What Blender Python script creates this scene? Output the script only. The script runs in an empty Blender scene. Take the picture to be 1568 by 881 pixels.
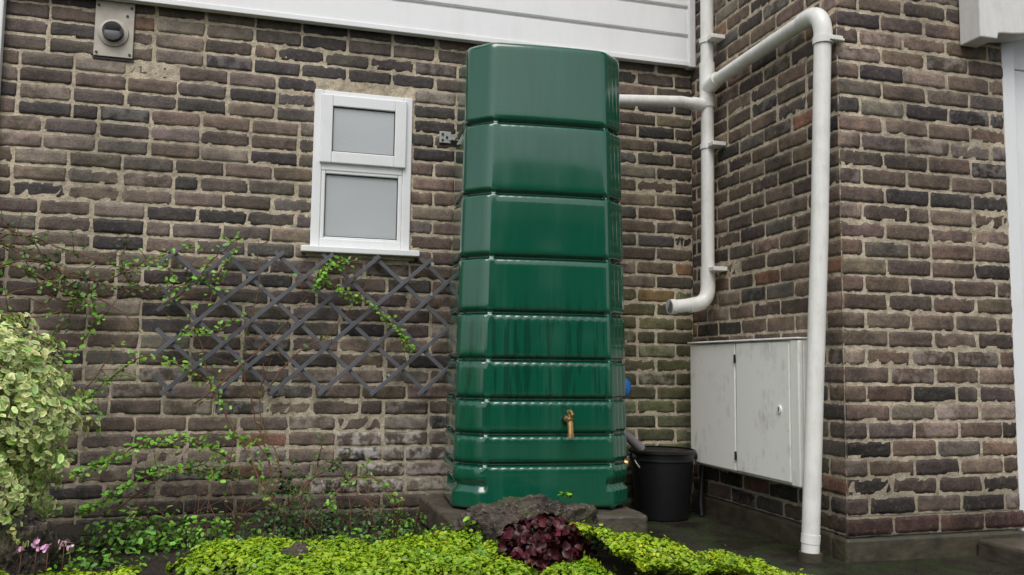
import bpy, math, random
import numpy as np
from mathutils import Vector, Matrix
random.seed(7); rng=np.random.default_rng(11)
S=bpy.context.scene
COL=S.collection

# ---------------------------------------------------------------- helpers
def empty(name):
    e=bpy.data.objects.new(name,None); COL.objects.link(e); e.empty_display_size=.1; return e
def mesh_obj(name,V,Fc,mat=None,parent=None,smooth=False,cols=None):
    me=bpy.data.meshes.new(name)
    me.from_pydata([tuple(map(float,v)) for v in V],[],[tuple(map(int,f)) for f in Fc])
    if cols is not None:
        a=me.color_attributes.new("Col",'FLOAT_COLOR','POINT')
        a.data.foreach_set("color",np.asarray(cols,dtype=np.float32).ravel())
    if smooth: me.polygons.foreach_set("use_smooth",[True]*len(me.polygons))
    me.update()
    o=bpy.data.objects.new(name,me); COL.objects.link(o)
    if mat: me.materials.append(mat)
    if parent: o.parent=parent
    return o
def box(name,lo,hi,mat,parent=None,bev=.003,seg=2):
    x0,y0,z0=lo;x1,y1,z1=hi
    V=[(x0,y0,z0),(x1,y0,z0),(x1,y1,z0),(x0,y1,z0),(x0,y0,z1),(x1,y0,z1),(x1,y1,z1),(x0,y1,z1)]
    Fc=[(0,3,2,1),(4,5,6,7),(0,1,5,4),(1,2,6,5),(2,3,7,6),(3,0,4,7)]
    o=mesh_obj(name,V,Fc,mat,parent)
    if bev>0:
        m=o.modifiers.new("b",'BEVEL'); m.width=bev; m.segments=seg; m.limit_method='ANGLE'
    return o
def tube(name,pts,r,mat,parent=None,n=24,closed_ends=True,radii=None,smooth_pts=False):
    P=[Vector(p) for p in pts]
    V=[];Fc=[]
    up=None
    for i,p in enumerate(P):
        if i==0: t=P[1]-P[0]
        elif i==len(P)-1: t=P[-1]-P[-2]
        else: t=(P[i+1]-P[i]).normalized()+(P[i]-P[i-1]).normalized()
        t.normalize()
        if up is None:
            a=Vector((0,0,1)) if abs(t.z)<.9 else Vector((0,1,0))
            up=t.cross(a).normalized()
        up=(up-t*up.dot(t)).normalized(); w=t.cross(up)
        rr=radii[i] if radii else r
        for k in range(n):
            a=2*math.pi*k/n
            V.append(p+up*math.cos(a)*rr+w*math.sin(a)*rr)
    for i in range(len(P)-1):
        for k in range(n):
            Fc.append((i*n+k,i*n+(k+1)%n,(i+1)*n+(k+1)%n,(i+1)*n+k))
    if closed_ends:
        Fc.append(tuple(range(n-1,-1,-1))); Fc.append(tuple((len(P)-1)*n+k for k in range(n)))
    o=mesh_obj(name,V,Fc,mat,parent,smooth=True)
    if n>6: o.modifiers.new("e",'EDGE_SPLIT').split_angle=math.radians(50)
    return o
def bend(a,c,b,n=8):
    a,c,b=Vector(a),Vector(c),Vector(b)
    return [a*(1-t)**2+c*2*t*(1-t)+b*t*t for t in [i/n for i in range(n+1)]]

# ---------------------------------------------------------------- materials
class M:
    def __init__(s,name,rough=.6,base=(.5,.5,.5),metal=0,spec=.5):
        s.m=bpy.data.materials.new(name); s.m.use_nodes=True
        s.nt=s.m.node_tree; s.N=s.nt.nodes; s.L=s.nt.links
        s.b=s.N["Principled BSDF"]; s.b.inputs["Base Color"].default_value=(*base,1)
        s.b.inputs["Roughness"].default_value=rough; s.b.inputs["Metallic"].default_value=metal
        s.b.inputs["Specular IOR Level"].default_value=spec
        s.tc=s.N.new("ShaderNodeTexCoord")
    def noise(s,scale,detail=4,rough=.55,stretch=None,dist=0):
        n=s.N.new("ShaderNodeTexNoise"); n.inputs["Scale"].default_value=scale
        n.inputs["Detail"].default_value=detail; n.inputs["Roughness"].default_value=rough
        n.inputs["Distortion"].default_value=dist
        if stretch:
            mp=s.N.new("ShaderNodeMapping"); s.L.new(s.tc.outputs["Object"],mp.inputs[0])
            mp.inputs["Scale"].default_value=stretch; s.L.new(mp.outputs[0],n.inputs["Vector"])
        else: s.L.new(s.tc.outputs["Object"],n.inputs["Vector"])
        return n.outputs["Fac"]
    def ramp(s,fac,stops):
        r=s.N.new("ShaderNodeValToRGB"); e=r.color_ramp.elements
        while len(e)<len(stops): e.new(.5)
        for i,(p,c) in enumerate(stops):
            e[i].position=p; e[i].color=(c,c,c,1) if isinstance(c,(int,float)) else (*c,1)
        s.L.new(fac,r.inputs[0]); return r.outputs[0]
    def mix(s,fac,a,b,mode='MIX'):
        n=s.N.new("ShaderNodeMix"); n.data_type='RGBA'; n.blend_type=mode
        for sock,v in ((n.inputs[0],fac),(n.inputs[6],a),(n.inputs[7],b)):
            if isinstance(v,(int,float)): sock.default_value=v
            elif isinstance(v,tuple): sock.default_value=(*v,1)
            else: s.L.new(v,sock)
        return n.outputs[2]
    def math(s,op,a,b):
        n=s.N.new("ShaderNodeMath"); n.operation=op
        for sock,v in ((n.inputs[0],a),(n.inputs[1],b)):
            if isinstance(v,(int,float)): sock.default_value=v
            else: s.L.new(v,sock)
        return n.outputs[0]
    def bump(s,h,dist=.002,strength=1):
        n=s.N.new("ShaderNodeBump"); n.inputs["Distance"].default_value=dist; n.inputs["Strength"].default_value=strength
        s.L.new(h,n.inputs["Height"]); s.L.new(n.outputs[0],s.b.inputs["Normal"])
    def base(s,c): s.L.new(c,s.b.inputs["Base Color"])
    def rough(s,c): s.L.new(c,s.b.inputs["Roughness"])
    def attr(s):
        a=s.N.new("ShaderNodeAttribute"); a.attribute_name="Col"; return a
    def z(s):
        x=s.N.new("ShaderNodeSeparateXYZ"); s.L.new(s.tc.outputs["Object"],x.inputs[0]); return x.outputs

# bricks
mb=M("brick",.68,spec=.4); a=mb.attr()
n1=mb.noise(16,3,.65); n2=mb.noise(120,2,.7); n3=mb.noise(1.6,4,.65); n4=mb.noise(42,3,.7)
c=mb.mix(1.0,a.outputs["Color"],mb.ramp(n1,[(.30,(.52,.53,.56)),(.70,(1.30,1.26,1.24))]),'MULTIPLY')
c=mb.mix(1.0,c,mb.ramp(n2,[(.3,.72),(.7,1.25)]),'MULTIPLY')
c=mb.mix(1.0,c,mb.ramp(n3,[(.36,.66),(.62,1.20)]),'MULTIPLY')
c=mb.mix(mb.math('MULTIPLY',mb.ramp(n4,[(.54,0.),(.68,1.)]),.22),c,(.28,.25,.19))
c=mb.mix(mb.math('MULTIPLY',mb.ramp(n1,[(.45,0.),(.58,1.)]),a.outputs["Alpha"]),c,(.52,.49,.44))
mb.base(c)
mb.bump(mb.math('ADD',mb.math('MULTIPLY',n4,1.2),mb.math('MULTIPLY',n2,.6)),.004,.9)
BR=mb.m
mm=M("mortar",.9,spec=.2)
k1=mm.noise(1.6,4,.65);k2=mm.noise(140,2,.7);k3=mm.noise(30,3,.6)
c=mm.mix(mm.ramp(k1,[(.36,0.),(.62,1.)]),(.37,.315,.235),(.62,.53,.395)); c=mm.mix(1.,c,mm.ramp(k2,[(.3,.78),(.7,1.2)]),'MULTIPLY')
c=mm.mix(1.,c,mm.ramp(k3,[(.3,.60),(.6,1.12)]),'MULTIPLY')
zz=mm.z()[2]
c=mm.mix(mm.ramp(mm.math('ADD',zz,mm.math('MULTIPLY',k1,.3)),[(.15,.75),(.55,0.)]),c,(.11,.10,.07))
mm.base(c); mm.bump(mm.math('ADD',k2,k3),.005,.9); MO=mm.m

def white_mat(name,base=(.80,.80,.79),rough=.35,dirt=.25,dirtcol=(.35,.34,.28),sc=6,st=.2,lo=.46,hi=.68):
    w=M(name,rough); n=w.noise(sc,4,.65); n2=w.noise(sc*6,3,.7,stretch=(1,1,st))
    f=w.math('MULTIPLY',w.ramp(w.math('ADD',w.math('MULTIPLY',n,.6),w.math('MULTIPLY',n2,.4)),[(lo,0.),(hi,1.)]),dirt)
    w.base(w.mix(f,base,dirtcol)); w.rough(w.ramp(n2,[(.3,rough*.9),(.7,min(1,rough*1.2))]))
    w.bump(n,.002,.2); return w.m
UPVC=white_mat("white_upvc",(.84,.85,.85),.3,.10)
SID=white_mat("white_cladding",(.86,.86,.86),.4,.12,sc=3)
PIPE=white_mat("white_plastic_pipe",(.82,.81,.77),.32,.40,(.42,.40,.32),8)
PLAST=white_mat("white_render",(.76,.75,.73),.8,.3)
BOXM=white_mat("weathered_cream_grp",(.93,.92,.86),.55,.55,(.42,.41,.32),5,.35,.53,.68)
def simple(name,base,rough,metal=0,var=.25,sc=40,bd=.001):
    w=M(name,rough,base,metal); n=w.noise(sc,3,.6)
    w.base(w.mix(n,tuple(x*(1-var) for x in base),tuple(x*(1+var) for x in base))); w.bump(n,bd,.5); return w.m
GASK=simple("rubber_gasket",(.02,.02,.02),.5)
BLACK=simple("black_plastic",(.012,.012,.013),.38)
BRASS=simple("brass",(.60,.38,.16),.32,.9)
GALV=simple("galvanised_steel",(.50,.50,.48),.45,.6)
PLATE=simple("vent_plate_aluminium",(.42,.38,.32),.5,.1,.4,14)
TREL=simple("grey_trellis_plastic",(.12,.122,.135),.42,0,.3,30)
BLUE=simple("blue_plastic",(.02,.17,.55),.4)
GREYP=simple("grey_hose",(.22,.20,.22),.5)
TWIG=simple("twig_bark",(.15,.065,.035),.7,0,.4,60)
STONE=simple("concrete_slab",(.075,.064,.046),.5,0,.85,9,.008)
ROOF=simple("roof_tiles",(.09,.07,.065),.8)
FARW=simple("added_house_brickwork",(.10,.08,.065),.9)
HEDG=simple("hedge_green",(.03,.05,.02),.9,0,.6,8,.05)
FOOT=simple("damp_concrete",(.060,.052,.034),.5,0,.85,12,.010)

g=M("obscure_glass",.12,spec=.8)
g.base(g.mix(g.noise(2.5,2,.5),(.44,.46,.47),(.56,.58,.59))); g.bump(g.noise(90,2,.5),.001,.4); GLASS=g.m

# tank plastic
t=M("green_plastic",.15,spec=.6)
s1=t.noise(9,3,.6,stretch=(1.3,1.3,.10)); s2=t.noise(42,3,.6,stretch=(1,1,.05)); s3=t.noise(3,2,.5)
zt=t.z()[2]
low=t.ramp(t.math('ABSOLUTE',t.math('SUBTRACT',zt,.78),0.),[(.15,1.),(.32,.15)])
c=t.mix(s3,(.0035,.080,.044),(.006,.098,.055))
c=t.mix(t.math('MULTIPLY',t.ramp(s1,[(.52,0.),(.66,1.)]),.14),c,(.05,.19,.13))
c=t.mix(t.math('MULTIPLY',t.math('MULTIPLY',t.ramp(s2,[(.52,0.),(.58,1.)]),low),.6),c,(.002,.034,.020))
t.base(c); t.rough(t.ramp(t.math('ADD',t.math('MULTIPLY',s1,.6),t.math('MULTIPLY',s2,.4)),[(.40,.08),(.66,.22)]))
t.b.inputs["Coat Weight"].default_value=.8; t.b.inputs["Coat Roughness"].default_value=.05
t.bump(t.math('ADD',t.noise(4,1,.5),t.math('MULTIPLY',s2,.05)),.006,.22); TANK=t.m

gm=M("wet_paving",.3,spec=.35); q1=gm.noise(3,5,.6); q2=gm.noise(60,3,.7)
c=gm.mix(q1,(.012,.010,.007),(.045,.040,.030)); c=gm.mix(1.,c,gm.ramp(q2,[(.3,.6),(.7,1.4)]),'MULTIPLY')
c=gm.mix(gm.math('MULTIPLY',gm.ramp(gm.noise(6,4,.7),[(.48,0.),(.56,1.)]),.7),c,(.024,.040,.010))
gm.base(c); gm.rough(gm.ramp(q1,[(.42,.14),(.58,.6)])); gm.bump(gm.math('ADD',q2,q1),.014,.9); PAVE=gm.m
so=M("soil",.9); c=so.mix(so.noise(30,4,.7),(.012,.009,.006),(.05,.036,.022)); so.base(c); so.bump(so.noise(50,4,.7),.02,1); SOIL=so.m
rk=M("rock",.7); r1=rk.noise(14,6,.75);r2=rk.noise(50,4,.7)
c=rk.mix(rk.ramp(r1,[(.38,0.),(.62,1.)]),(.018,.013,.010),(.15,.115,.088)); c=rk.mix(rk.ramp(r2,[(.58,0.),(.64,.7)]),c,(.30,.28,.24))
c=rk.mix(rk.math('MULTIPLY',rk.ramp(rk.noise(7,4,.6),[(.52,0.),(.60,1.)]),.7),c,(.06,.085,.02)); rk.base(c); rk.bump(rk.math('ADD',r1,r2),.02,1); ROCK=rk.m
lf=M("leaf",.4,spec=.4); lf.base(lf.attr().outputs["Color"]); LEAF=lf.m

# ---------------------------------------------------------------- brick walls
def brickwall(name,o,u,n,L,z0,z1,mortar_holes=(),first_full=True,colfn=None,parent=None,seed=1,proud=0.,md=.0026):
    r=np.random.default_rng(seed); o=np.array(o,float);u=np.array(u,float);n=np.array(n,float);zh=np.array([0,0,1.])
    flip=np.dot(np.cross(u,zh),n)<0
    NX,NZ=14,6; V=[];Q=[];C=[];cnt=0
    rows=int(math.ceil((z1-z0)/.075-1e-6))
    for k in range(rows):
        za=z0+k*.075+.005; zb=za+.065
        if zb>z1+.03: break
        s=0.; first=True; full=(k%2==0)==first_full
        while s<L-.02:
            w=.215 if (not first or full) else .1025
            if r.random()<.03 and not first: w=.1025
            a0=s+(.0 if first else .005); b0=min(s+w+(.0 if first else .005),L)
            first=False; s=b0+.005
            segs=[(a0,b0)]
            for (h0,h1,hz0,hz1) in mortar_holes:
                if zb>hz0+.01 and za<hz1-.01:
                    ns=[]
                    for (p,q) in segs:
                        if q<=h0 or p>=h1: ns.append((p,q))
                        else:
                            if p<h0: ns.append((p,h0))
                            if q>h1: ns.append((h1,q))
                    segs=ns
            for (p,q) in segs:
                if q-p<.02: continue
                W=q-p; ww=p+(0 if p==0 else r.normal(0,.0020))
                us=np.concatenate([[0,.0022],np.linspace(.012,W-.012,NX-4) if W>.06 else np.linspace(.3*W,.7*W,NX-4),[W-.0022,W]])
                zs=np.array([0,.0022,.016,.048,.0628,.065])
                UU,ZZ=np.meshgrid(us,zs)
                D=np.full(UU.shape,0.)+r.normal(0,.0010)+r.normal(0,.0004,UU.shape)
                bd=np.zeros(UU.shape,bool); bd[0]=bd[-1]=True; bd[:,0]=bd[:,-1]=True
                rg=np.zeros(UU.shape,bool); rg[1,1:-1]=rg[-2,1:-1]=True; rg[1:-1,1]=rg[1:-1,-2]=True
                D[bd]=-.008
                D[rg]-=np.abs(r.normal(0,.0011,rg.sum()))
                J=r.normal(0,.0016,UU.shape); J2=r.normal(0,.0017,UU.shape)
                sh=r.normal(0,.0015); tilt=r.normal(0,.006)
                Zf=ZZ+np.where(rg|bd,J2,0)+sh+(UU-W/2)*tilt
                Uf=UU+np.where(rg,J,0)
                for (ci,cj) in ((1,1),(1,-2),(-2,1),(-2,-2)):
                    D[ci,cj]-=abs(r.normal(0,.0035))
                if r.random()<.16:
                    j=r.integers(2,NX-4); row=1 if r.random()<.5 else -2
                    D[row,j:j+3]-=.005
                pts=o+np.outer((ww+Uf).ravel(),u)+np.outer((za+Zf).ravel(),zh)+np.outer((D+proud).ravel(),n)
                V.append(pts)
                idx=np.arange(UU.size).reshape(UU.shape)+cnt
                q4=np.stack([idx[:-1,:-1],idx[:-1,1:],idx[1:,1:],idx[1:,:-1]],-1).reshape(-1,4)
                if flip: q4=q4[:,::-1]
                Q.append(q4); cnt+=UU.size
                ctr=o+u*(p+q)/2
                col=np.array(colfn(ctr[0],ctr[1],za+.03,r))
                cc=np.tile(col,(UU.size,1))
                g_=1+r.normal(0,.14)*((UU/W-.5)*2).ravel()
                cc[:,:3]*=g_[:,None]
                C.append(cc)
    V=np.concatenate(V);Q=np.concatenate(Q);C=np.concatenate(C)
    ob=mesh_obj(name,V,Q,BR,parent,smooth=True,cols=C)
    us=sorted(set([0,L]+[h for H in mortar_holes for h in H[:2]])); zs=sorted(set([z0,z1]+[h for H in mortar_holes for h in H[2:]]))
    V=[];Fc=[]
    for i in range(len(us)-1):
        for j in range(len(zs)-1):
            um=(us[i]+us[i+1])/2; zm=(zs[j]+zs[j+1])/2
            if any(h[0]<um<h[1] and h[2]<zm<h[3] for h in mortar_holes): continue
            b=len(V)
            for (uu,z_) in ((us[i],zs[j]),(us[i+1],zs[j]),(us[i+1],zs[j+1]),(us[i],zs[j+1])):
                V.append(o+u*uu+zh*z_+n*(-md+proud))
            Fc.append((b,b+1,b+2,b+3) if not flip else (b+3,b+2,b+1,b))
    mesh_obj(name+"_mortar",V,Fc,MO,parent)
    return ob
PAL=[((.138,.102,.076),.34),((.176,.137,.104),.22),((.096,.075,.060),.20),((.050,.042,.038),.12),((.115,.097,.084),.12),((.22,.125,.075),.025),((.23,.19,.15),.05)]
PW=np.array([p[1] for p in PAL]);PW/=PW.sum()
def pick(r,dark=0.,light=0.):
    w=PW.copy(); w[3]+=dark; w[2]+=dark*.9; w[1]+=light; w[6]+=light*.5; w/=w.sum()
    c=np.array(PAL[r.choice(len(PAL),p=w)][0])*(1+r.normal(0,.15))*(1+r.normal(0,.035,3)); return np.clip(c,.02,.6)
def colA(x,y,z,r):
    dark=.0; light=.0
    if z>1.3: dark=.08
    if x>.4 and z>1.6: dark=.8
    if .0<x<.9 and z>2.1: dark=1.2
    if z<.9: light=.35
    c=pick(r,dark,light)
    e=0.
    if r.random()<.05: e=.15
    if z<.7 and r.random()<.25: e=r.uniform(.1,.4)
    if .25<x<1.0 and .12<z<.40: e=r.uniform(.1,.9)
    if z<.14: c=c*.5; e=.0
    if x>1.65: c=c*np.array([.85,.88,.82])
    if x>1.65 and z<1.2: c=c*np.array([.92,1.14,.8])
    return (*c,min(e,1))
def colB(x,y,z,r):
    c=pick(r,.08,0)*np.array([1.,.97,.95])
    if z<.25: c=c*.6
    return (*c,0 if r.random()<.9 else .15)
def colP(x,y,z,r):
    c=pick(r,.04,.10)*np.array([1.04,.98,.96])
    if abs(z-1.46)<.04 or abs(z-1.83)<.03: c=pick(r,1.2,0)
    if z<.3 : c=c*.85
    return (*c,0 if r.random()<.88 else .2)

house=empty("brick_house")
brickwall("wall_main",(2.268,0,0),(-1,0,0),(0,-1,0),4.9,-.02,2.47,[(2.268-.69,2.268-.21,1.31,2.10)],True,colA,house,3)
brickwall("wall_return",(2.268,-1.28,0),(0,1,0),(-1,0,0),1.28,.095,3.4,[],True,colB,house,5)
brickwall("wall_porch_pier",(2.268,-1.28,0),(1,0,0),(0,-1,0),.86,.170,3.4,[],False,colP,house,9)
brickwall("plinth_course",(2.258,-1.28,0),(1,0,0),(0,-1,0),.88,.095,.170,[],True,lambda x,y,z,r:(*(np.array([.070,.036,.028])*(1+r.normal(0,.12))),.0),house,21,proud=.012,md=.005)
def rough_box(name,lo,hi,mat,parent,amp=.006,sub=5):
    o=box(name,lo,hi,mat,parent,0)
    m=o.modifiers.new("b",'BEVEL'); m.width=.012; m.segments=2
    s=o.modifiers.new("s",'SUBSURF'); s.subdivision_type='SIMPLE'; s.levels=sub; s.render_levels=sub
    tx=bpy.data.textures.new(name,'CLOUDS'); tx.noise_scale=.06; tx.noise_depth=3
    d=o.modifiers.new("d",'DISPLACE'); d.texture=tx; d.strength=amp*2; d.texture_coords='GLOBAL'
    return o
rough_box("plinth_foot",(2.250,-1.297,-.05),(3.14,-1.2,.086),FOOT,house,.004)
rough_box("return_foot",(2.252,-1.2,-.05),(2.34,.01,.088),FOOT,house,.004)
box("house_core",(-2.6,.02,-.1),(2.26,5.5,5.2),PLAST,house,0)
box("porch_core",(2.29,-1.262,-.1),(3.12,5.5,3.38),PLAST,house,0)
mesh_obj("roof",[(-2.9,-.4,5.1),(2.6,-.4,5.1),(2.6,5.9,5.1),(-2.9,5.9,5.1),(-2.9,2.75,7.2),(2.6,2.75,7.2)],[(0,1,5,4),(2,3,4,5),(1,2,5),(3,0,4),(0,3,2,1)],ROOF,house)
box("porch_roof",(2.15,-1.5,3.42),(5.2,5.6,3.55),ROOF,house,.01)
box("window_backing",(.2,.045,1.30),(.70,.06,2.11),GASK,house,0)

# cladding
z=2.44
prof=[]
while z<5.1:
    h=.165
    prof+= [(-.046,z),(-.049,z+.004),(-.044,z+h-.018),(-.030,z+h-.011),(-.029,z+h-.001)]
    z+=h
prof=[(-.004,2.44)]+prof
xs=(-2.62,2.262); V=[];Fc=[]
for x in xs:
    for (y,zv) in prof: V.append((x,y,zv))
n_=len(prof)
for i in range(n_-1): Fc.append((i,i+1,n_+i+1,n_+i)[::-1])
mesh_obj("cladding_boards",V,Fc,SID,house)
box("cladding_drip_trim",(-2.62,-.056,2.425),(2.262,-.012,2.452),SID,house,.003)
box("cladding_end_trim",(2.225,-.060,2.42),(2.264,-.004,5.1),SID,house,.003)
box("wall_edge_board",(-1.30,-.045,0),(-1.168,-.002,2.424),UPVC,house,.006)

# window
W=empty("window"); W.parent=house
y0,y1=-.012,.045
box("frame_left",(.207,y0,1.318),(.250,y1,2.103),UPVC,W,.004)
box("frame_right",(.650,y0,1.318),(.693,y1,2.103),UPVC,W,.004)
box("frame_head",(.2502,y0+.001,2.060),(.6498,y1,2.102),UPVC,W,.004)
box("frame_bottom",(.2502,y0+.001,1.319),(.6498,y1,1.362),UPVC,W,.004)
box("frame_transom",(.2502,y0+.001,1.700),(.6498,y1,1.745),UPVC,W,.004)
def sash(x0,x1,z0,z1,w,yf,tag):
    box(tag+"_l",(x0,yf,z0),(x0+w,.03,z1),UPVC,W,.005,3); box(tag+"_r",(x1-w,yf,z0),(x1,.03,z1),UPVC,W,.005,3)
    box(tag+"_t",(x0+w,yf+.001,z1-w),(x1-w,.03,z1-.0005),UPVC,W,.005,3); box(tag+"_b",(x0+w,yf+.001,z0+.0005),(x1-w,.03,z0+w),UPVC,W,.005,3)
    g=.005; a0,a1,b0,b1=x0+w-.001,x1-w+.001,z0+w-.001,z1-w+.001
    yg=yf+.010
    for nm,lo,hi in (("gl",(a0,yg,b0),(a0+g,.03,b1)),("gr",(a1-g,yg,b0),(a1,.03,b1)),("gt",(a0+g,yg,b1-g),(a1-g,.03,b1)),("gb",(a0+g,yg,b0),(a1-g,.03,b0+g))):
        box(tag+nm,lo,hi,GASK,W,0)
    box(tag+"_pane",(a0+.002,yg+.006,b0+.002),(a1-.002,.032,b1-.002),GLASS,W,0)
sash(.238,.662,1.735,2.078,.058,-.030,"top_light")
sash(.2505,.6495,1.352,1.705,.020,-.008,"fixed_light")
box("window_sill",(.163,-.062,1.288),(.737,.01,1.317),UPVC,house,.004)
box("sill_mortar_bed",(.19,-.016,1.270),(.72,.01,1.287),MO,house,.004)

# porch
box("porch_door_frame",(3.132,-1.272,.07),(3.205,-1.16,2.9),UPVC,house,.006)
box("porch_door",(3.207,-1.235,.09),(4.1,-1.18,2.12),UPVC,house,.004)
box("porch_door_panel",(3.33,-1.248,.3),(3.98,-1.236,1.0),UPVC,house,.006)
box("porch_door_window",(3.33,-1.246,1.15),(3.98,-1.2365,1.95),GLASS,house,.002)
box("porch_door_toplight",(3.207,-1.235,2.125),(4.1,-1.18,2.6),UPVC,house,.004)
prof=[(2.895,3.3),(2.895,2.175),(2.985,2.175),(2.990,2.20),(3.01,2.205)]
for i in range(1,13):
    a=i/12*math.pi/2; prof.append((3.01+.42*math.sin(a), 2.205+.20*(1-math.cos(a))**.9))
prof+=[(4.3,2.41),(4.3,3.3)]
V=[(x,-1.40,z) for x,z in prof]+[(x,-1.283,z) for x,z in prof]; n_=len(prof)
Fc=[tuple(range(n_)),tuple(range(2*n_-1,n_-1,-1))]+[(i,(i+1)%n_,n_+(i+1)%n_,n_+i)[::-1] for i in range(n_)]
o=mesh_obj("porch_canopy_arch",V,Fc,PLAST,house); m=o.modifiers.new("b",'BEVEL'); m.width=.006; m.segments=2; m.limit_method='ANGLE'
rough_box("porch_step",(2.87,-1.75,-.05),(4.4,-1.305,.065),STONE,house,.004)

# unseen house and hedge, added so the tank front reflects dark
nh=empty("added_reflection_house")
box("walls",(-3,-24,0),(11,-17,4.6),FARW,nh,0)
mesh_obj("roof",[(-3.4,-24.4,4.6),(11.4,-24.4,4.6),(11.4,-16.6,4.6),(-3.4,-16.6,4.6),(-3.4,-20.5,7.),(11.4,-20.5,7.)],[(0,1,5,4),(2,3,4,5),(1,2,5),(3,0,4),(0,3,2,1)],ROOF,nh)
for i,(x_,z_) in enumerate([(-1,.9),(3,.9),(8,.9),(-1,3.),(3,3.),(8,3.)]): box("window_%d"%i,(x_,-16.99,z_),(x_+1.4,-16.95,z_+1.2),UPVC,nh,.01)
box("door",(5.6,-16.99,0),(6.5,-16.95,2.05),UPVC,nh,.01)
hd_=box("added_reflection_hedge",(-6,-13.2,0),(9,-12.2,1.5),HEDG,None,.1)
s_=hd_.modifiers.new("s",'SUBSURF'); s_.subdivision_type='SIMPLE'; s_.levels=5; s_.render_levels=5
tx=bpy.data.textures.new("hedge",'CLOUDS'); tx.noise_scale=.4; d_=hd_.modifiers.new("d",'DISPLACE'); d_.texture=tx; d_.strength=.4; d_.texture_coords='GLOBAL'

# ---------------------------------------------------------------- vent
ve=empty("wall_vent")
box("plate",(-.798,-.014,2.160),(-.630,-.001,2.4235),PLATE,ve,.002)
tube("flange",[(-.716,-.015,2.272),(-.716,-.022,2.272),(-.716,-.026,2.272)],.05,PLATE,ve,40,radii=[.066,.064,.05])
tube("outlet",[(-.716,-.026,2.272),(-.716,-.052,2.272),(-.716,-.0525,2.272),(-.716,-.035,2.272)],.04,BLACK,ve,40,radii=[.046,.044,.036,.035])
tube("hub",[(-.716,-.034,2.272),(-.716,-.048,2.272)],.012,BLACK,ve,20)
for a in range(8):
    t_=a*math.pi/4; tube("vane_%d"%a,[(-.716+.012*math.cos(t_),-.044,2.272+.012*math.sin(t_)),(-.716+.036*math.cos(t_),-.044,2.272+.036*math.sin(t_))],.002,BLACK,ve,6)
for i,(x,zv) in enumerate([(-.785,2.175),(-.643,2.175),(-.785,2.40),(-.643,2.40),(-.66,2.36)]):
    tube("screw_%d"%i,[(x,-.014,zv),(x,-.018,zv)],.006,GASK,ve,12)
box("plate_seal",(-.802,-.006,2.148),(-.626,-.001,2.158),GASK,ve,0)

# ---------------------------------------------------------------- tank
TKC=Vector((1.222,-.435,0)); TR=math.radians(-5)
NT=480
def outline(hw,hd,N=NT,win=17):
    cx,cy=.098,.085
    P=[(-hw+cx,-hd),(hw-cx,-hd),(hw,-hd+cy),(hw,hd-cy),(hw-cx,hd),(-hw+cx,hd),(-hw,hd-cy),(-hw,-hd+cy)]
    P=np.array(P); Q=np.roll(P,-1,0); l=np.linalg.norm(Q-P,axis=1); cum=np.concatenate([[0],np.cumsum(l)])
    s=np.linspace(0,cum[-1],N,endpoint=False); X=np.interp(s,cum,np.append(P[:,0],P[0,0])); Y=np.interp(s,cum,np.append(P[:,1],P[0,1]))
    w=np.hanning(win+2)[1:-1]; w/=w.sum(); h=win//2
    X=np.convolve(np.concatenate([X[-h:],X,X[:h]]),w,'valid'); Y=np.convolve(np.concatenate([Y[-h:],Y,Y[:h]]),w,'valid')
    Y=Y-np.where(np.abs(X)<hw,.018*(1-(X/hw)**2),0)*(Y<0)
    return X,Y
zb=[.14,.335,.462,.612,.782,.985,1.228,1.512,1.832,2.165]
rings=[]
for i in range(9):
    a_,b_=zb[i],zb[i+1]; h=b_-a_
    rings+=[(a_,.030,i),(a_+.0070,.030,i),(a_+.0085,.014,i),(a_+.0110,.006,i),(a_+.015,.0022,i),(a_+.022,.0004,i)]
    for q in (0,.08,.16,.24,.32,.4,.5,.6,.7,.8,.88,.95): rings.append((a_+.028+(h-.060)*q,0.0,i))
    if i<8: rings+=[(b_-.024,.0004,i),(b_-.016,.0022,i),(b_-.0120,.006,i),(b_-.0095,.014,i),(b_-.0080,.030,i)]
rings+=[(2.158,.0002,9),(2.172,.0006,9),(2.184,.003,9),(2.192,.008,9),(2.197,.016,9),(2.200,.030,9),(2.204,.06,9),(2.208,.11,9),(2.211,.18,9)]
V=[];N=NT
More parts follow.
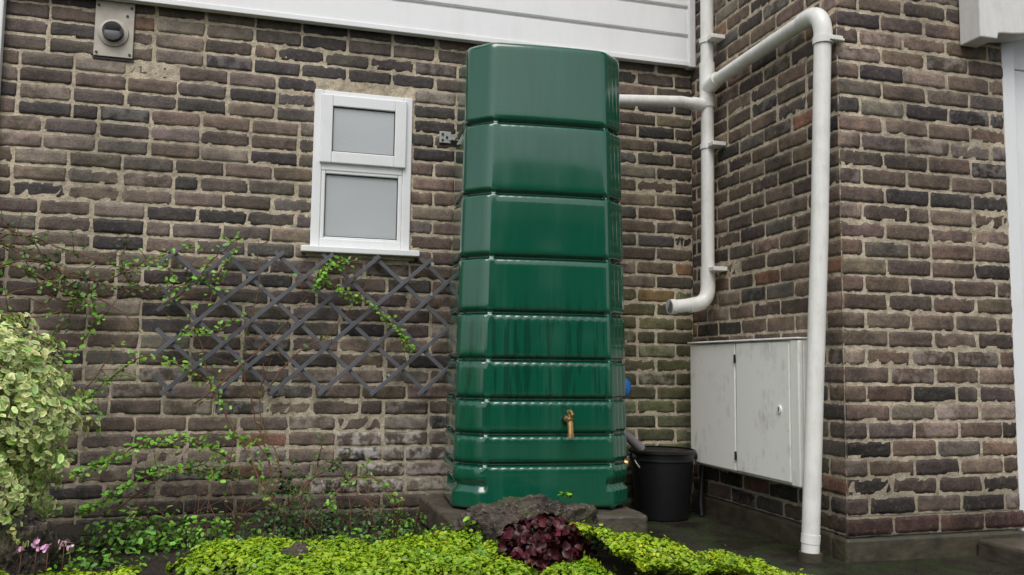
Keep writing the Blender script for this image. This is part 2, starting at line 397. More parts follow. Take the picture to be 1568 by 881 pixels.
for (zv,ins,seg) in rings:
    tt=(zv-.14)/2.05; hw=.399-.038*tt; hd=.268-.028*tt
    X,Y=outline(hw,hd,N)
    dx=np.roll(X,-1)-np.roll(X,1); dy=np.roll(Y,-1)-np.roll(Y,1); l=np.hypot(dx,dy); NX_,NY_=dy/l,-dx/l
    I=np.full(N,ins); front=(Y<0)
    if seg<9 and ins>.002:
        for xt in (-hw+.125,hw-.095):
            wgt=np.clip((.017-np.abs(X-xt))/.005,0,1)*front; I=I*(1-.75*wgt)
        for yt in (-hd+.13,hd-.13):
            wgt=np.clip((.016-np.abs(Y-yt))/.005,0,1)*(np.abs(X)>hw-.05); I=I*(1-.75*wgt)
    s=np.cumsum(np.hypot(np.diff(X,prepend=X[-1]),np.diff(Y,prepend=Y[-1])))
    if seg<9 and ins<.009:
        b_=zb[seg+1];a_=zb[seg]; tz=(b_-zv)
        am=(.0018 if seg<5 else .0004); amp=am*max(0,1-tz/.035)
        I=I+amp*(1-np.abs(np.cos(s*math.pi/.040)))*2
    if ins<.003 and seg<9:
        ch=np.clip((np.abs(X)-(hw-.088))/.01,0,1)*front
        m_=(zb[seg]+zb[seg+1])/2
        I=I+ch*.0013*(1-np.cos(Y*2*math.pi/.024))*np.clip(1.15-abs(zv-m_)/((zb[seg+1]-zb[seg])/2),0,1)*(X>0)
    if seg==0:
        dz=abs(zv-.245)
        if dz<.022: I=I+.020*np.clip((np.abs(X)-(hw-.135))/.01,0,1)*front*min(1,(1-dz/.022)*1.6)
    if seg==9: X2,Y2=X*(1-ins/hw),Y*(1-ins/hd)
    else: X2,Y2=X-NX_*I,Y-NY_*I
    for x,y in zip(X2,Y2): V.append((x,y,zv))
nr=len(rings); Fc=[]
for i in range(nr-1):
    for k in range(N): Fc.append((i*N+k,i*N+(k+1)%N,(i+1)*N+(k+1)%N,(i+1)*N+k))
Fc.append(tuple((nr-1)*N+k for k in range(N))); Fc.append(tuple(range(N-1,-1,-1)))
tank=mesh_obj("tank_body",V,Fc,TANK,None,smooth=True)
tkE=empty("water_storage_tank"); tank.parent=tkE
tkE.location=TKC; tkE.rotation_euler=(0,0,TR)
tx,ty,tz=.082,-.284,.505
tube("tap_backnut",[(tx,ty+.01,tz+.02),(tx,ty-.010,tz+.02)],.022,BLACK,tkE,6)
tube("tap_body",[(tx,ty-.010,tz+.02),(tx,ty-.016,tz+.02),(tx,ty-.055,tz+.02),(tx,ty-.066,tz+.018)],.013,BRASS,tkE,20,radii=[.016,.012,.014,.010])
tube("tap_spout",[(tx,ty-.050,tz+.028),(tx+.001,ty-.058,tz-.01),(tx+.001,ty-.062,tz-.035),(tx+.001,ty-.062,tz-.036),(tx+.001,ty-.063,tz-.052)],.012,BRASS,tkE,20,radii=[.014,.013,.0125,.015,.015])
tube("tap_stem",[(tx,ty-.045,tz+.03),(tx,ty-.045,tz+.052)],.007,BRASS,tkE,14)
tube("tap_lever",[(tx-.004,ty-.042,tz+.054),(tx+.004,ty-.052,tz+.058),(tx+.004,ty-.075,tz+.050),(tx+.004,ty-.085,tz+.040)],.007,BRASS,tkE,10,radii=[.010,.009,.007,.007])
tube("inlet_collar",[(.33,.11,1.965),(.385,.12,1.965)],.045,BLACK,tkE,24)
tube("side_valve",[(.385,.02,.30),(.425,.02,.30),(.43,.02,.30),(.455,.02,.30)],.02,BRASS,tkE,16,radii=[.018,.018,.024,.024])

sl=empty("concrete_slab_base")
rough_box("slab_left",(.745,-.88,.02),(1.13,-.14,.137),STONE,sl,.007)
rough_box("slab_right",(1.14,-.86,.02),(1.600,-.14,.134),STONE,sl,.007)

br=empty("tank_restraint_bracket")
box("plate",(.835,-.012,1.885),(.895,-.001,1.945),GALV,br,.002)
box("strap",(.885,-.020,1.900),(.99,-.0125,1.93),GALV,br,.001)
for i,(x,zv) in enumerate([(.85,1.90),(.85,1.93),(.872,1.915)]): tube("bolt_%d"%i,[(x,-.012,zv),(x,-.018,zv)],.006,GASK,br,8)
tube("band_ring",[(.90,-.03,1.91),(.905,-.06,1.89),(.91,-.09,1.90)],.005,GALV,br,8)

# ---------------------------------------------------------------- pipes
dp=empty("downpipe"); r=.034
X,Y=2.208,-.285
pts=[(X+.006,Y,3.4),(X+.002,Y,2.5),(X,Y,1.9),(X-.004,Y,1.175)]+[tuple(v) for v in bend((X-.004,Y,1.17),(X-.006,Y,1.085),(X-.085,Y,1.078),8)]+[(1.99,Y-.005,1.062)]
tube("pipe_shaft",pts,r,PIPE,dp,28)
tube("elbow_socket",[(X-.004,Y,1.27),(X-.004,Y,1.215),(X-.004,Y,1.175)]+[tuple(v) for v in bend((X-.004,Y,1.17),(X-.006,Y,1.085),(X-.085,Y,1.078),8)]+[(2.09,Y-.001,1.072)],.038,PIPE,dp,28)
tube("outlet_rim",[(2.015,Y-.004,1.0645),(1.984,Y-.005,1.0615)],.0385,PIPE,dp,28)
tube("outlet_bore",[(1.985,Y-.005,1.0615),(1.9835,Y-.005,1.0614)],.031,GREYP,dp,24)
for i,zv in enumerate((2.48,1.91,1.26)):
    tube("clip_band_%d"%i,[(X,Y,zv-.014),(X,Y,zv+.014)],.0395,PIPE,dp,28)
    box("clip_foot_%d"%i,(2.19,-.375,zv-.011),(2.2675,-.30,zv+.011),PIPE,dp,.003)
tube("socket_upper",[(X+.001,Y,2.12),(X+.001,Y,2.36)],.040,PIPE,dp,28)
tube("tank_branch",[(X,Y,2.13),(2.05,Y-.01,2.135),(1.545,-.33,2.085)],.029,PIPE,dp,24)
tube("branch_socket",[(X-.01,Y,2.13),(2.12,Y,2.135)],.035,PIPE,dp,24)
p0=(2.208,-.30,2.235); p1=(2.215,-1.17,2.262)
tube("feed_pipe",[p0,(2.212,-.7,2.25),p1],.033,PIPE,dp,28)
tube("feed_socket",[(2.208,-.29,2.22),(2.208,-.40,2.24)],.038,PIPE,dp,28)
el=[tuple(v) for v in bend((2.215,-1.155,2.262),(2.217,-1.25,2.265),(2.222,-1.252,2.165),9)]
tube("feed_elbow",[(2.215,-1.12,2.261)]+el+[(2.221,-1.2515,2.125)],.0385,PIPE,dp,28)
tube("elbow_rim",[(2.221,-1.2515,2.145),(2.2205,-1.2515,2.115)],.0425,PIPE,dp,28)
tube("front_shaft",[(2.221,-1.25,2.15),(2.19,-1.245,1.3),(2.16,-1.238,.7),(2.128,-1.232,.03)],.0355,PIPE,dp,28)
tube("shoe_joint",[(2.132,-1.233,.10),(2.129,-1.232,.065)],.0375,PIPE,dp,28)
tube("shoe_rim",[(2.130,-1.232,.03),(2.129,-1.232,-.01)],.046,FOOT,dp,28)
box("elbow_clip",(2.222,-1.30,2.122),(2.285,-1.262,2.142),PIPE,dp,.003)
tube("clip_screw",[(2.285,-1.281,2.132),(2.30,-1.281,2.132)],.007,PIPE,dp,12)

# ---------------------------------------------------------------- meter cabinet
mc=empty("meter_cabinet")
box("carcass",(2.185,-1.125,.262),(2.2665,-.150,.880),BOXM,mc,.005)
box("door_left",(2.166,-.606,.272),(2.1835,-.158,.872),BOXM,mc,.006,3)
box("door_right",(2.163,-1.055,.275),(2.1835,-.620,.872),BOXM,mc,.006,3)
box("door_gap",(2.172,-.6195,.275),(2.1848,-.6065,.872),GASK,mc,0)
box("side_lip",(2.160,-1.127,.265),(2.1845,-1.063,.877),BOXM,mc,.007,3)
box("lip_gap",(2.176,-1.0628,.275),(2.1848,-1.0552,.872),GASK,mc,0)
box("rain_hood",(2.155,-1.130,.8805),(2.2665,-.146,.889),BOXM,mc,.003)
for i,zv in enumerate((.345,.80)):
    box("hinge_%d"%i,(2.158,-.6165,zv-.02),(2.1655,-.6075,zv+.02),GASK,mc,.001)
tube("lock",[(2.165,-.98,.58),(2.157,-.98,.58)],.017,BOXM,mc,20)
box("lock_slot",(2.1555,-.983,.570),(2.1572,-.977,.590),GASK,mc,0)
tube("supply_cable",[(2.215,-.20,.27),(2.21,-.19,.15),(2.20,-.20,.06),(2.2,-.21,0)],.013,BLACK,mc,12)

# ---------------------------------------------------------------- bucket
bu=empty("black_bucket"); bx,by=1.985,-.195
tube("pail",[(bx,by,.0),(bx,by,.01),(bx,by,.30),(bx,by,.335),(bx,by,.336),(bx,by,.30),(bx,by,.02)],.15,BLACK,bu,48,radii=[.130,.134,.160,.163,.156,.154,.128])
tube("rim_upper",[(bx,by,.322),(bx,by,.326),(bx,by,.338),(bx,by,.342)],.17,BLACK,bu,48,radii=[.163,.171,.171,.160],closed_ends=False)
tube("rim_lower",[(bx,by,.285),(bx,by,.289),(bx,by,.295),(bx,by,.298)],.17,BLACK,bu,48,radii=[.159,.166,.166,.160],closed_ends=False)
hp=[]
for i in range(21):
    a_=math.pi*i/20; hp.append((bx-.168*math.cos(a_),by-.06*math.sin(a_)-.02,.31-.11*math.sin(a_)))
tube("handle",hp,.004,GALV,bu,8)
for s_ in (-1,1): tube("ear_%d"%s_,[(bx+s_*.155,by-.02,.305),(bx+s_*.18,by-.02,.305)],.02,BLACK,bu,12)
hs=empty("overflow_hose")
tube("hose",[(1.62,-.26,.50),(1.70,-.22,.455),(1.80,-.20,.40),(1.87,-.2,.34)],.024,GREYP,hs,18)
bc=empty("blue_hose_reel_cap")
tube("disc",[(1.745,-.20,.655),(1.742,-.235,.655),(1.741,-.24,.655)],.05,BLUE,bc,32,radii=[.052,.052,.046])
tube("arm",[(1.60,-.18,.655),(1.745,-.20,.655)],.012,BLACK,bc,12)

# ---------------------------------------------------------------- trellis
tr=empty("garden_trellis")
x0,x1,zt_,zb_=-.455,.925,1.272,.612
V=[];Fc=[]
def slat(xa,za,xb,zb2,yf):
    d=Vector((xb-xa,0,zb2-za)); d.normalize(); nn=Vector((-d.z,0,d.x)); w=.0098; h=.0045
    b=len(V); A=Vector((xa,yf,za))-d*.012; B=Vector((xb,yf,zb2))+d*.012
    for P_ in (A,B):
        for (sn,sy) in ((-1,-1),(1,-1),(1,1),(-1,1)): V.append(P_+nn*w*sn+Vector((0,h*sy,0)))
    Fc.extend([(b,b+1,b+2,b+3),(b+7,b+6,b+5,b+4),(b,b+4,b+5,b+1),(b+1,b+5,b+6,b+2),(b+2,b+6,b+7,b+3),(b+3,b+7,b+4,b)])
span=(zt_-zb_)/.90; sp=.232
def clip(P_,Q_):
    (ax,az),(bx_,bz)=P_,Q_
    for lim,sg in ((x0,1),(x1,-1)):
        if sg*(ax-lim)<0 and sg*(bx_-lim)<0: return None
        if sg*(ax-lim)<0: t_=(lim-ax)/(bx_-ax); ax,az=lim,az+(bz-az)*t_
        elif sg*(bx_-lim)<0: t_=(lim-ax)/(bx_-ax); bx_,bz=lim,az+(bz-az)*t_
    return (ax,az),(bx_,bz)
for k in range(-4,8):
    xa=x0+.045+k*sp+random.uniform(-.015,.015); xb=xa+span+random.uniform(-.014,.014)
    for (mir,yf) in ((False,-.048),(True,-.058)):
        A,B=((xa,zt_),(xb,zb_)) if not mir else ((xb,zt_),(xa,zb_))
        c_=clip(A,B)
        if c_ and abs(c_[0][0]-c_[1][0])>.05: slat(c_[0][0],c_[0][1],c_[1][0],c_[1][1],yf)
o=mesh_obj("slats",V,Fc,TREL,tr); m=o.modifiers.new("b",'BEVEL'); m.width=.0015; m.segments=1
for i,(x,zv) in enumerate([(-.35,1.18),(.25,1.18),(.80,1.1),(-.3,.70),(.6,.70)]):
    tube("fixing_%d"%i,[(x,0,zv),(x,-.066,zv)],.006,GALV,tr,8)

# ---------------------------------------------------------------- ground
mesh_obj("ground",[(-150,-150,-.004),(150,-150,-.004),(150,150,-.004),(-150,150,-.004)],[(0,1,2,3)],PAVE)
def fbm(x,y,s=1.):
    return (np.sin(x*3.1*s+1.3)*np.cos(y*2.7*s+.4)+.5*np.sin(x*7.3*s+y*5.1*s)+.3*np.sin(x*15.7*s-y*13.3*s+2.)+.2*np.cos(x*31*s+y*27*s))/2.
def bedh(x,y):
    right=1/(1+np.exp((x-1.50-.25*np.clip(-y-1.0,0,1))/.05)); right=np.where(y>-.93,1/(1+np.exp((x-.74)/.03)),right)
    return (.045+.02*fbm(x,y))*right-.012
gx=np.linspace(-3.2,2.1,220); gy=np.linspace(-3.6,-.01,150); GX,GY=np.meshgrid(gx,gy)
H=bedh(GX,GY)+rng.normal(0,.003,GX.shape)
V=np.stack([GX.ravel(),GY.ravel(),H.ravel()],-1); idx=np.arange(GX.size).reshape(GX.shape)
Q=np.stack([idx[:-1,:-1],idx[:-1,1:],idx[1:,1:],idx[1:,:-1]],-1).reshape(-1,4)
mesh_obj("garden_bed_soil",V,Q,SOIL,None,True)

# ---------------------------------------------------------------- leaves
def leaves(name,P,Nn,size,cin,cout,parent=None,aspect=.6,cup=.15,mat=None,n=6):
    k=len(P); Nn=Nn/np.linalg.norm(Nn,axis=1,keepdims=True)
    ref=rng.normal(0,1,(k,3)); T=ref-Nn*(ref*Nn).sum(1,keepdims=True); T/=np.linalg.norm(T,axis=1,keepdims=True); B=np.cross(Nn,T)
    ang=np.arange(n)*2*math.pi/n
    V=[P[:,None,:]]
    for i,a_ in enumerate(ang):
        p=P+T*(size*math.cos(a_))[:,None]+B*(size*aspect*math.sin(a_))[:,None]+Nn*(size*cup*(abs(math.sin(a_))-.4*abs(math.cos(a_))))[:,None]
        V.append(p[:,None,:])
    V=np.concatenate(V,1).reshape(-1,3)
    base=np.arange(k)*(n+1)
    Fc=np.concatenate([np.stack([base,base+1+i,base+1+(i+1)%n],-1) for i in range(n)],0)
    C=np.ones((k,n+1,4),np.float32); C[:,0,:3]=cin; C[:,1:,:3]=cout[:,None,:]
    me=bpy.data.meshes.new(name); me.vertices.add(len(V)); me.vertices.foreach_set("co",V.astype(np.float32).ravel())
    me.loops.add(len(Fc)*3); me.loops.foreach_set("vertex_index",Fc.astype(np.int32).ravel())
    me.polygons.add(len(Fc)); me.polygons.foreach_set("loop_start",np.arange(0,len(Fc)*3,3,dtype=np.int32))
    me.update(calc_edges=True)
    a=me.color_attributes.new("Col",'FLOAT_COLOR','POINT'); a.data.foreach_set("color",C.ravel())
    me.polygons.foreach_set("use_smooth",[True]*len(me.polygons))
    me.materials.append(mat or LEAF); me.validate()
    o=bpy.data.objects.new(name,me); COL.objects.link(o)
    if parent: o.parent=parent
    return o
def vary(c,k,s=.18,h=.08):
    c=np.array(c); return np.clip(c*(1+rng.normal(0,s,(k,1)))*(1+rng.normal(0,h,(k,3))),.002,.9)

# lime ground cover: many little mounds
MC=np.stack([rng.uniform(-1.5,1.9,170),rng.uniform(-2.1,-.98,170),rng.uniform(.07,.16,170),rng.uniform(.025,.060,170)],-1)
def mounds(x,y):
    h=np.zeros_like(x)
    for (cx,cy_,rr_,hh_) in MC:
        h=np.maximum(h,hh_*np.clip(1-((x-cx)**2+(y-cy_)**2)/rr_**2,0,1)**.6)
    return h
def coverh(x,y):
    back=1/(1+np.exp((y+1.03+.05*np.sin(x*9))/.03))
    left=.030+.015*fbm(x,y,1.5); mid=.095+.02*fbm(x,y,1.7)
    wl=1/(1+np.exp(-(x+.20)/.04))
    h=left*(1-wl)+mid*wl
    h=np.where(x>1.12,np.clip(.115-(x-1.15)*.17,0.0,.2)+.01*fbm(x,y,2.),h)
    h=np.where((x>.80)&(x<1.12),.03,h)
    return np.clip(h+mounds(x,y)*np.where(x>1.5,.6,np.where(x<-.2,.7,.9)),0,.3)*back
k=96000
x=rng.uniform(-1.4,1.92,k); y=rng.uniform(-1.85,-.93,k)
edge=(x<1.88)&(y<-1.0-np.clip(x-1.25,0,1)*.42-.04*np.sin(x*13)+np.where(x<-.2,-.03,0))&~((x>.80)&(x<1.10)&(y>-1.25))
mo=mounds(x,y)
patch=(mo>.004)|(rng.random(k)<.55)
patch&=~((x<-.2)&(x>-.36)&(fbm(x,y,2.3)<.1))
x,y=x[edge&patch],y[edge&patch]; k=len(x); mo=mounds(x,y)
e=.01; h=coverh(x,y); gxn=(coverh(x+e,y)-h)/e; gyn=(coverh(x,y+e)-h)/e
dep=rng.exponential(.008,k)
z=h-dep+.010+bedh(x,y)*.3+(rng.random(k)<.02)*rng.uniform(.005,.025,k)
Nn=np.stack([-gxn*.7,-gyn*.7,np.ones(k)],-1)+rng.normal(0,.42,(k,3))
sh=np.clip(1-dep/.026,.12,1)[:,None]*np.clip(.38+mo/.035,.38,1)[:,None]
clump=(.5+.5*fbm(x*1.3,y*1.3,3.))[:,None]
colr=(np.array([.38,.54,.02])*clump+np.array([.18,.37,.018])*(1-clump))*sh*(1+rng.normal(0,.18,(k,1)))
yl=rng.random(k)<np.where(x>1.1,.40,.12); colr[yl]*=np.array([1.45,1.12,1.]); colr=np.clip(colr,.003,.7)
gc=empty("groundcover_plants")
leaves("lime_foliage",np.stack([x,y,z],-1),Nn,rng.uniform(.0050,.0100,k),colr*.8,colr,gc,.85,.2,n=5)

# rocks
def rock(name,c,s,seed,flat=.5):
    import bmesh
    bm=bmesh.new(); bmesh.ops.create_icosphere(bm,subdivisions=6,radius=1)
    from mathutils import noise as nz
    for v in bm.verts:
        p=v.co.copy(); q=p*1.3+Vector((seed*3.1,seed,0))
        d=1+.35*nz.noise(q)+.20*nz.noise(q*2.7)+.14*(abs(nz.noise(q*6)))+.09*nz.noise(q*13)+.05*nz.noise(q*27)
        v.co=p*d
        if v.co.z>flat: v.co.z=flat+(v.co.z-flat)*.35
        v.co.x*=s[0];v.co.y*=s[1];v.co.z*=s[2]; v.co+=Vector(c)
    me=bpy.data.meshes.new(name); bm.to_mesh(me); bm.free(); me.materials.append(ROCK)
    me.polygons.foreach_set("use_smooth",[True]*len(me.polygons)); o=bpy.data.objects.new(name,me); COL.objects.link(o); return o
rock("garden_rock",(.985,-1.03,.075),(.235,.13,.25),2)
rock("garden_rock",(-.78,-.98,.10),(.115,.10,.21),5)
rock("garden_rock",(.135,-1.46,.105),(.050,.045,.12),8)
rock("garden_rock",(-.62,-.55,.0),(.10,.10,.08),11)

# heuchera
he=empty("purple_heuchera")
k=700; u_=rng.normal(0,1,(k,3)); u_/=np.linalg.norm(u_,axis=1,keepdims=True); u_[:,2]=np.abs(u_[:,2])
rr=rng.uniform(.45,1.08,(k,1)); P=np.array([.985,-1.29,.04])+u_*rr*np.array([.185,.12,.17])
leaves("ruffled_leaves",P,u_+rng.normal(0,.5,(k,3)),rng.uniform(.010,.022,k),vary((.085,.012,.018),k,.5),vary((.045,.007,.012),k,.5),he,.85,.5,n=8)

# variegated euonymus
eu=empty("variegated_euonymus_shrub")
k=12500; u_=rng.normal(0,1,(k,3)); u_/=np.linalg.norm(u_,axis=1,keepdims=True)
lump=1+.12*np.sin(u_[:,0]*7+u_[:,2]*5)+.10*np.sin(u_[:,1]*11+u_[:,2]*9)+.09*np.sin(u_[:,0]*19+u_[:,2]*17)+.05*np.sin(u_[:,2]*31)
rr=(lump*np.clip(1-rng.exponential(.09,k),.35,1.08))[:,None]
P=np.array([-1.02,-.88,.48])+u_*rr*np.array([.37,.30,.42]); ok=P[:,2]>.14; P=P[ok];u_=u_[ok];rr=rr[ok];k=len(P)
dk=np.clip((rr-.45)/.38,.15,1)  # inner leaves darkened: the clumps' shade is put into leaf colour
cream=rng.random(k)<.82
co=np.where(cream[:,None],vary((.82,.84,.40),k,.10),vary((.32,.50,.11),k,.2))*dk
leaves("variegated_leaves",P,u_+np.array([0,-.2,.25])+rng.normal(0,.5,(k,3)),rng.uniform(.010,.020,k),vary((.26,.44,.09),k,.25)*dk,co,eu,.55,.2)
for i in range(9):
    a_=rng.uniform(-1,1,2); tube("branch_%d"%i,[(-1.0,-.88,.0),(-1.0+a_[0]*.12,-.88+a_[1]*.1,.3),(-1.0+a_[0]*.24,-.88+a_[1]*.2,.66)],.008,TWIG,eu,6,radii=[.014,.009,.004])

# climbing vine
vi=empty("climbing_vine")
VS=[
 ([(-1.30,1.30),(-1.05,1.27),(-.85,1.17),(-.60,1.10),(-.38,1.12),(-.18,1.20)],55,0),
 ([(-1.30,1.40),(-1.10,1.36),(-.98,1.28),(-.90,1.15),(-.80,1.08)],95,0),
 ([(-1.30,1.22),(-1.12,1.26),(-1.0,1.20),(-.94,1.10)],80,0),
 ([(-1.25,1.20),(-1.05,1.30),(-.86,1.24),(-.70,1.20),(-.52,1.14)],40,0),
 ([(-1.25,1.08),(-1.0,1.18),(-.80,1.05),(-.66,.98),(-.74,.80),(-.84,.66)],60,1),
 ([(-1.2,.98),(-.9,.93),(-.66,1.12),(-.45,1.22),(-.28,1.27)],34,1),
 ([(.09,.10),(.05,.35),(-.05,.60),(-.08,.85),(-.02,1.10),(-.03,1.36)],8,2),
 ([(.09,.10),(-.06,.40),(-.20,.62),(-.26,.85),(-.36,1.05),(-.42,1.22)],22,1),
 ([(.44,1.25),(.32,1.22),(.24,1.16),(.34,1.12),(.46,1.07),(.56,1.0),(.66,.93),(.72,.84)],100,1),
 ([(.36,1.24),(.28,1.19),(.22,1.10)],120,1),
 ([(-.20,.64),(-.34,.74),(-.47,.79),(-.60,.68),(-.72,.55),(-.80,.44)],75,1),
 ([(-.10,.32),(-.30,.40),(-.50,.36),(-.66,.28),(-.76,.24)],140,1),
 ([(-.12,.22),(-.30,.28),(-.46,.25),(-.62,.15),(-.70,.12)],140,1),
 ([(-.16,.42),(-.02,.40),(.08,.30)],80,1),
 ([(-.95,.75),(-.90,.55),(-.94,.35)],35,0),
 ([(-1.2,.62),(-.95,.78),(-.80,.95),(-.76,1.14)],35,0),
 ([(.15,.08),(.22,.22),(.36,.30),(.44,.18)],70,0),
 ([(.10,.10),(.28,.28),(.30,.44)],45,0),
 ([(.30,.10),(.42,.24),(.58,.22),(.66,.12)],70,1),
 ([(-.30,.86),(-.36,.90),(-.22,.88),(-.14,.92)],70,1),
 ([(-.16,1.22),(-.20,1.12),(-.24,1.02)],70,1),
 ([(-.44,1.0),(-.30,1.14),(-.20,1.26),(-.10,1.34)],35,1),
 ([(.06,.12),(.10,.3),(.0,.5),(.02,.75)],6,2),
 ([(-.58,1.10),(-.62,1.24),(-.60,1.34)],50,0),
 ([(-1.0,1.14),(-.84,1.0),(-.74,1.05),(-.6,1.0),(-.5,.88)],8,2),
 ([(-1.2,1.0),(-.95,1.06),(-.8,1.16),(-.62,1.05)],8,2),
 ([(-1.2,1.1),(-.98,1.2),(-.8,1.1),(-.7,1.2)],8,2),
 ([(-1.2,.8),(-.98,.95),(-.85,1.1),(-.72,1.0),(-.55,1.1)],6,2),
 ([(-.9,.5),(-.7,.7),(-.6,.95)],8,2),
 ([(-.3,.55),(-.1,.75),(.1,.95),(.2,1.15)],8,2),
 ([(.0,.6),(.15,.8),(.3,.9),(.5,1.2)],6,2),
 ([(-.6,.1),(-.4,.25),(-.2,.30),(-.05,.22)],60,0),
]
LC=[(.060,.11,.02),(.15,.34,.03),(.10,.16,.03)]
PP=[];NN=[];SZ=[];CC=[]
for vi_i,(pl,den,ct) in enumerate(VS):
    pl=np.array(pl); m_=8*len(pl)
    tt=np.linspace(0,len(pl)-1,m_); xs_=np.interp(tt,range(len(pl)),pl[:,0]); zs_=np.interp(tt,range(len(pl)),pl[:,1])
    w=np.ones(7)/7
    xs_=np.convolve(np.pad(xs_,3,'edge'),w,'valid')+np.cumsum(rng.normal(0,.003,m_)); zs_=np.convolve(np.pad(zs_,3,'edge'),w,'valid')+np.cumsum(rng.normal(0,.003,m_))
    ys_=-.085-.05*np.abs(np.sin(np.linspace(0,3,m_)+vi_i))-(zs_<.5)*(.5-zs_)*.55*rng.uniform(.4,1)
    tube("stem_%d"%vi_i,list(zip(xs_,ys_,zs_)),.003,TWIG,vi,6,radii=list(np.linspace(.0042,.0016,m_)))
    Ls=np.hypot(np.diff(xs_),np.diff(zs_)).sum(); nl=int(Ls*den*2.2)
    ti=rng.uniform(0,m_-1,nl)
    px=np.interp(ti,range(m_),xs_)+rng.normal(0,.016,nl);py=np.interp(ti,range(m_),ys_)+rng.normal(0,.014,nl);pz=np.interp(ti,range(m_),zs_)+rng.normal(0,.014,nl)
    PP.append(np.stack([px,py,pz],-1)); NN.append(np.array([0,-.8,.9])+rng.normal(0,.5,(nl,3))); SZ.append(rng.uniform(.0075,.0155,nl)); CC.append(vary(LC[ct],nl,.3,.1))
    for j in range(int(Ls*8)):
        q=rng.integers(2,m_-2); d=rng.normal(0,1,3)*np.array([.08,.03,.08]); A=np.array([xs_[q],ys_[q],zs_[q]])
        tube("twig_%d_%d"%(vi_i,j),[A,A+d*.5+[0,0,.01],A+d],.0012,TWIG,vi,4,radii=[.0016,.0013,.0008])
        nn_=rng.integers(1,6)
        if ct!=2:
            PP.append(A+d*rng.uniform(.3,1.1,(nn_,1))+rng.normal(0,.006,(nn_,3))); NN.append(np.array([0,-.8,.9])+rng.normal(0,.5,(nn_,3))); SZ.append(rng.uniform(.007,.014,nn_)); CC.append(vary(LC[ct],nn_,.3,.1))
P=np.concatenate(PP);C_=np.concatenate(CC)
leaves("leaves",P,np.concatenate(NN),np.concatenate(SZ),C_*.8,C_,vi,.6,.15)

def clumps(name,lst):
    E=empty(name); PP=[];NN=[];SZ=[];CC=[]
    for (cx,cy,cz,rx,ry,rz,k,col,s) in lst:
        u_=rng.normal(0,1,(k,3)); u_/=np.linalg.norm(u_,axis=1,keepdims=True); u_[:,2]=np.abs(u_[:,2])
        rr=rng.uniform(.25,1.1,(k,1)); PP.append(np.array([cx,cy,cz])+u_*rr*[rx,ry,rz]); NN.append(u_+np.array([0,-.2,.6])+rng.normal(0,.5,(k,3)))
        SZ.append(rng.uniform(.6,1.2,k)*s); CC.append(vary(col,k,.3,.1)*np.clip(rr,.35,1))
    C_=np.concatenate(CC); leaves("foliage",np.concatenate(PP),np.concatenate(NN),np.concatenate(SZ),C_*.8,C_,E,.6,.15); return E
G1=(.13,.32,.03);G2=(.045,.12,.02);G3=(.22,.44,.035)
clumps("low_garden_foliage",[
 (-.42,-.62,.04,.22,.14,.15,700,G1,.013),(-.16,-.66,.03,.18,.14,.14,500,G1,.012),(-.70,-.62,.02,.15,.12,.08,200,G2,.012),
 (.08,-.55,.04,.14,.12,.20,420,G2,.010),(.12,-.45,.20,.08,.06,.16,160,G2,.010),(.28,-.50,.03,.16,.12,.16,350,G2,.010),(.48,-.45,.02,.16,.12,.15,350,G2,.011),
 (.62,-.55,.02,.10,.10,.12,200,G1,.011),(.40,-.78,.02,.22,.10,.09,350,G1,.011),(.05,-.85,.03,.3,.10,.08,400,G2,.010),
 (-.55,-.88,.02,.25,.10,.07,300,G1,.011),(-.9,-.5,.0,.2,.2,.08,200,G2,.012),(.77,-1.12,.16,.03,.03,.05,16,G3,.013),
 (.74,-1.02,.10,.03,.03,.05,16,G3,.013),(.72,-1.42,.10,.05,.04,.06,24,G1,.015),(1.16,-1.06,.245,.05,.02,.03,16,G3,.012),
 (1.72,-1.36,.01,.10,.05,.05,40,G1,.014),(.72,-.92,.08,.08,.05,.06,90,G1,.010),(1.32,-.97,.02,.3,.03,.05,160,G2,.010),(.55,-.9,.06,.2,.06,.05,120,G2,.010)])
st=empty("dry_plant_stems")
for i in range(80):
    x_=rng.uniform(-.5,.65); y_=rng.uniform(-.9,-.25); hh=rng.uniform(.08,.28)
    d=rng.normal(0,.07,2)
    tube("stem_%d"%i,[(x_,y_,.02),(x_+d[0]*.5,y_+d[1]*.5,.02+hh*.7),(x_+d[0]*1.3,y_+d[1],.02+hh)],.001,TWIG,st,4,radii=[.0018,.0013,.0008])
cy=empty("pink_cyclamen")
k=54; ctr=np.array([[-.73,-1.08,.14],[-.69,-1.06,.145],[-.65,-1.09,.14],[-.61,-1.05,.145],[-.77,-1.07,.135],[-.585,-1.08,.143]])
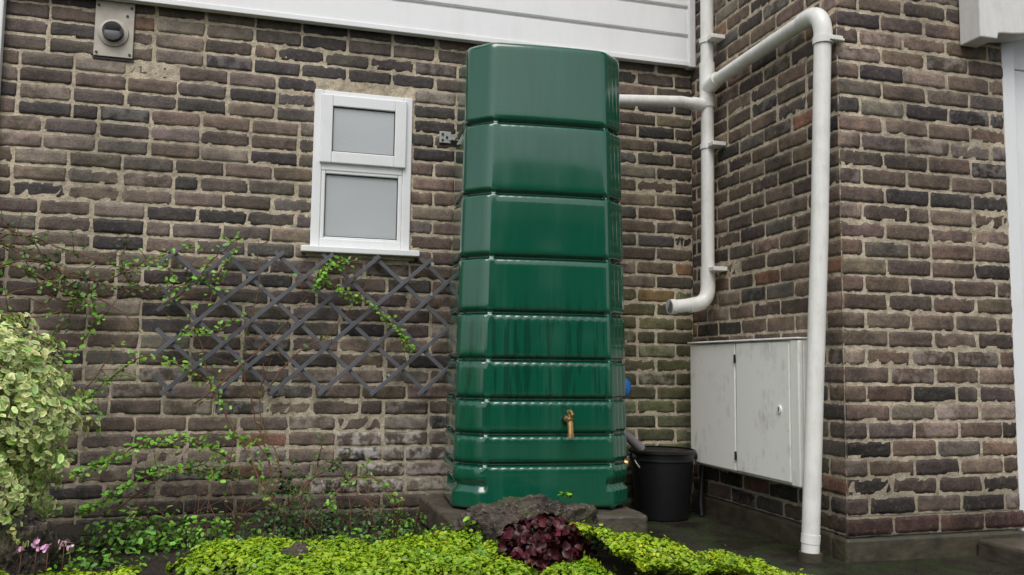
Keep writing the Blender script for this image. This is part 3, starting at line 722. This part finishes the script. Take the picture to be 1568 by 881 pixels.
P=ctr[rng.integers(0,6,k)]+rng.normal(0,.006,(k,3)); leaves("petals",P,rng.normal(0,1,(k,3)),rng.uniform(.008,.012,k),vary((.80,.36,.58),k,.1),vary((.85,.5,.68),k,.1),cy,.55,.2)
for i,c_ in enumerate(ctr): tube("stalk_%d"%i,[(c_[0],c_[1],.03),(c_[0]+.004,c_[1],c_[2])],.0015,TWIG,cy,5)

# ---------------------------------------------------------------- light & world
wd=bpy.data.worlds.new("World"); S.world=wd; wd.use_nodes=True; nt=wd.node_tree
bg=nt.nodes["Background"]; sky=nt.nodes.new("ShaderNodeTexSky"); sky.sky_type='NISHITA'; sky.sun_disc=False
sky.sun_elevation=math.radians(55); sky.sun_rotation=math.radians(200); sky.air_density=1.; sky.dust_density=3.
hs_=nt.nodes.new("ShaderNodeHueSaturation"); hs_.inputs["Saturation"].default_value=.27
nt.links.new(sky.outputs[0],hs_.inputs["Color"]); nt.links.new(hs_.outputs[0],bg.inputs[0]); bg.inputs[1].default_value=.15
sl_=bpy.data.lights.new("overcast_sun",'SUN'); sl_.energy=1.45; sl_.angle=math.radians(40); sl_.color=(1,.985,.965)
so_=bpy.data.objects.new("overcast_sun",sl_); COL.objects.link(so_)
dirv=Vector((.32,.66,-1.0)); so_.rotation_euler=dirv.to_track_quat('-Z','Y').to_euler()
S.view_settings.view_transform='Standard'; S.view_settings.look='None'; S.view_settings.exposure=0

# ---------------------------------------------------------------- camera
th=math.radians(16);ph=math.radians(5.2);ro=math.radians(.72)
F=Vector((math.sin(th)*math.cos(ph),math.cos(th)*math.cos(ph),math.sin(ph)))
R0=Vector((math.cos(th),-math.sin(th),0));U0=R0.cross(F)
R=R0*math.cos(ro)+U0*math.sin(ro);U=U0*math.cos(ro)-R0*math.sin(ro)
cam=bpy.data.cameras.new("camera"); co_=bpy.data.objects.new("camera",cam); COL.objects.link(co_)
mt=Matrix(((R.x,U.x,-F.x,0),(R.y,U.y,-F.y,-4.3),(R.z,U.z,-F.z,.75),(0,0,0,1)))
co_.matrix_world=mt; cam.sensor_width=36; cam.lens=36*1330/1568; cam.clip_end=500; cam.clip_start=.05
S.camera=co_
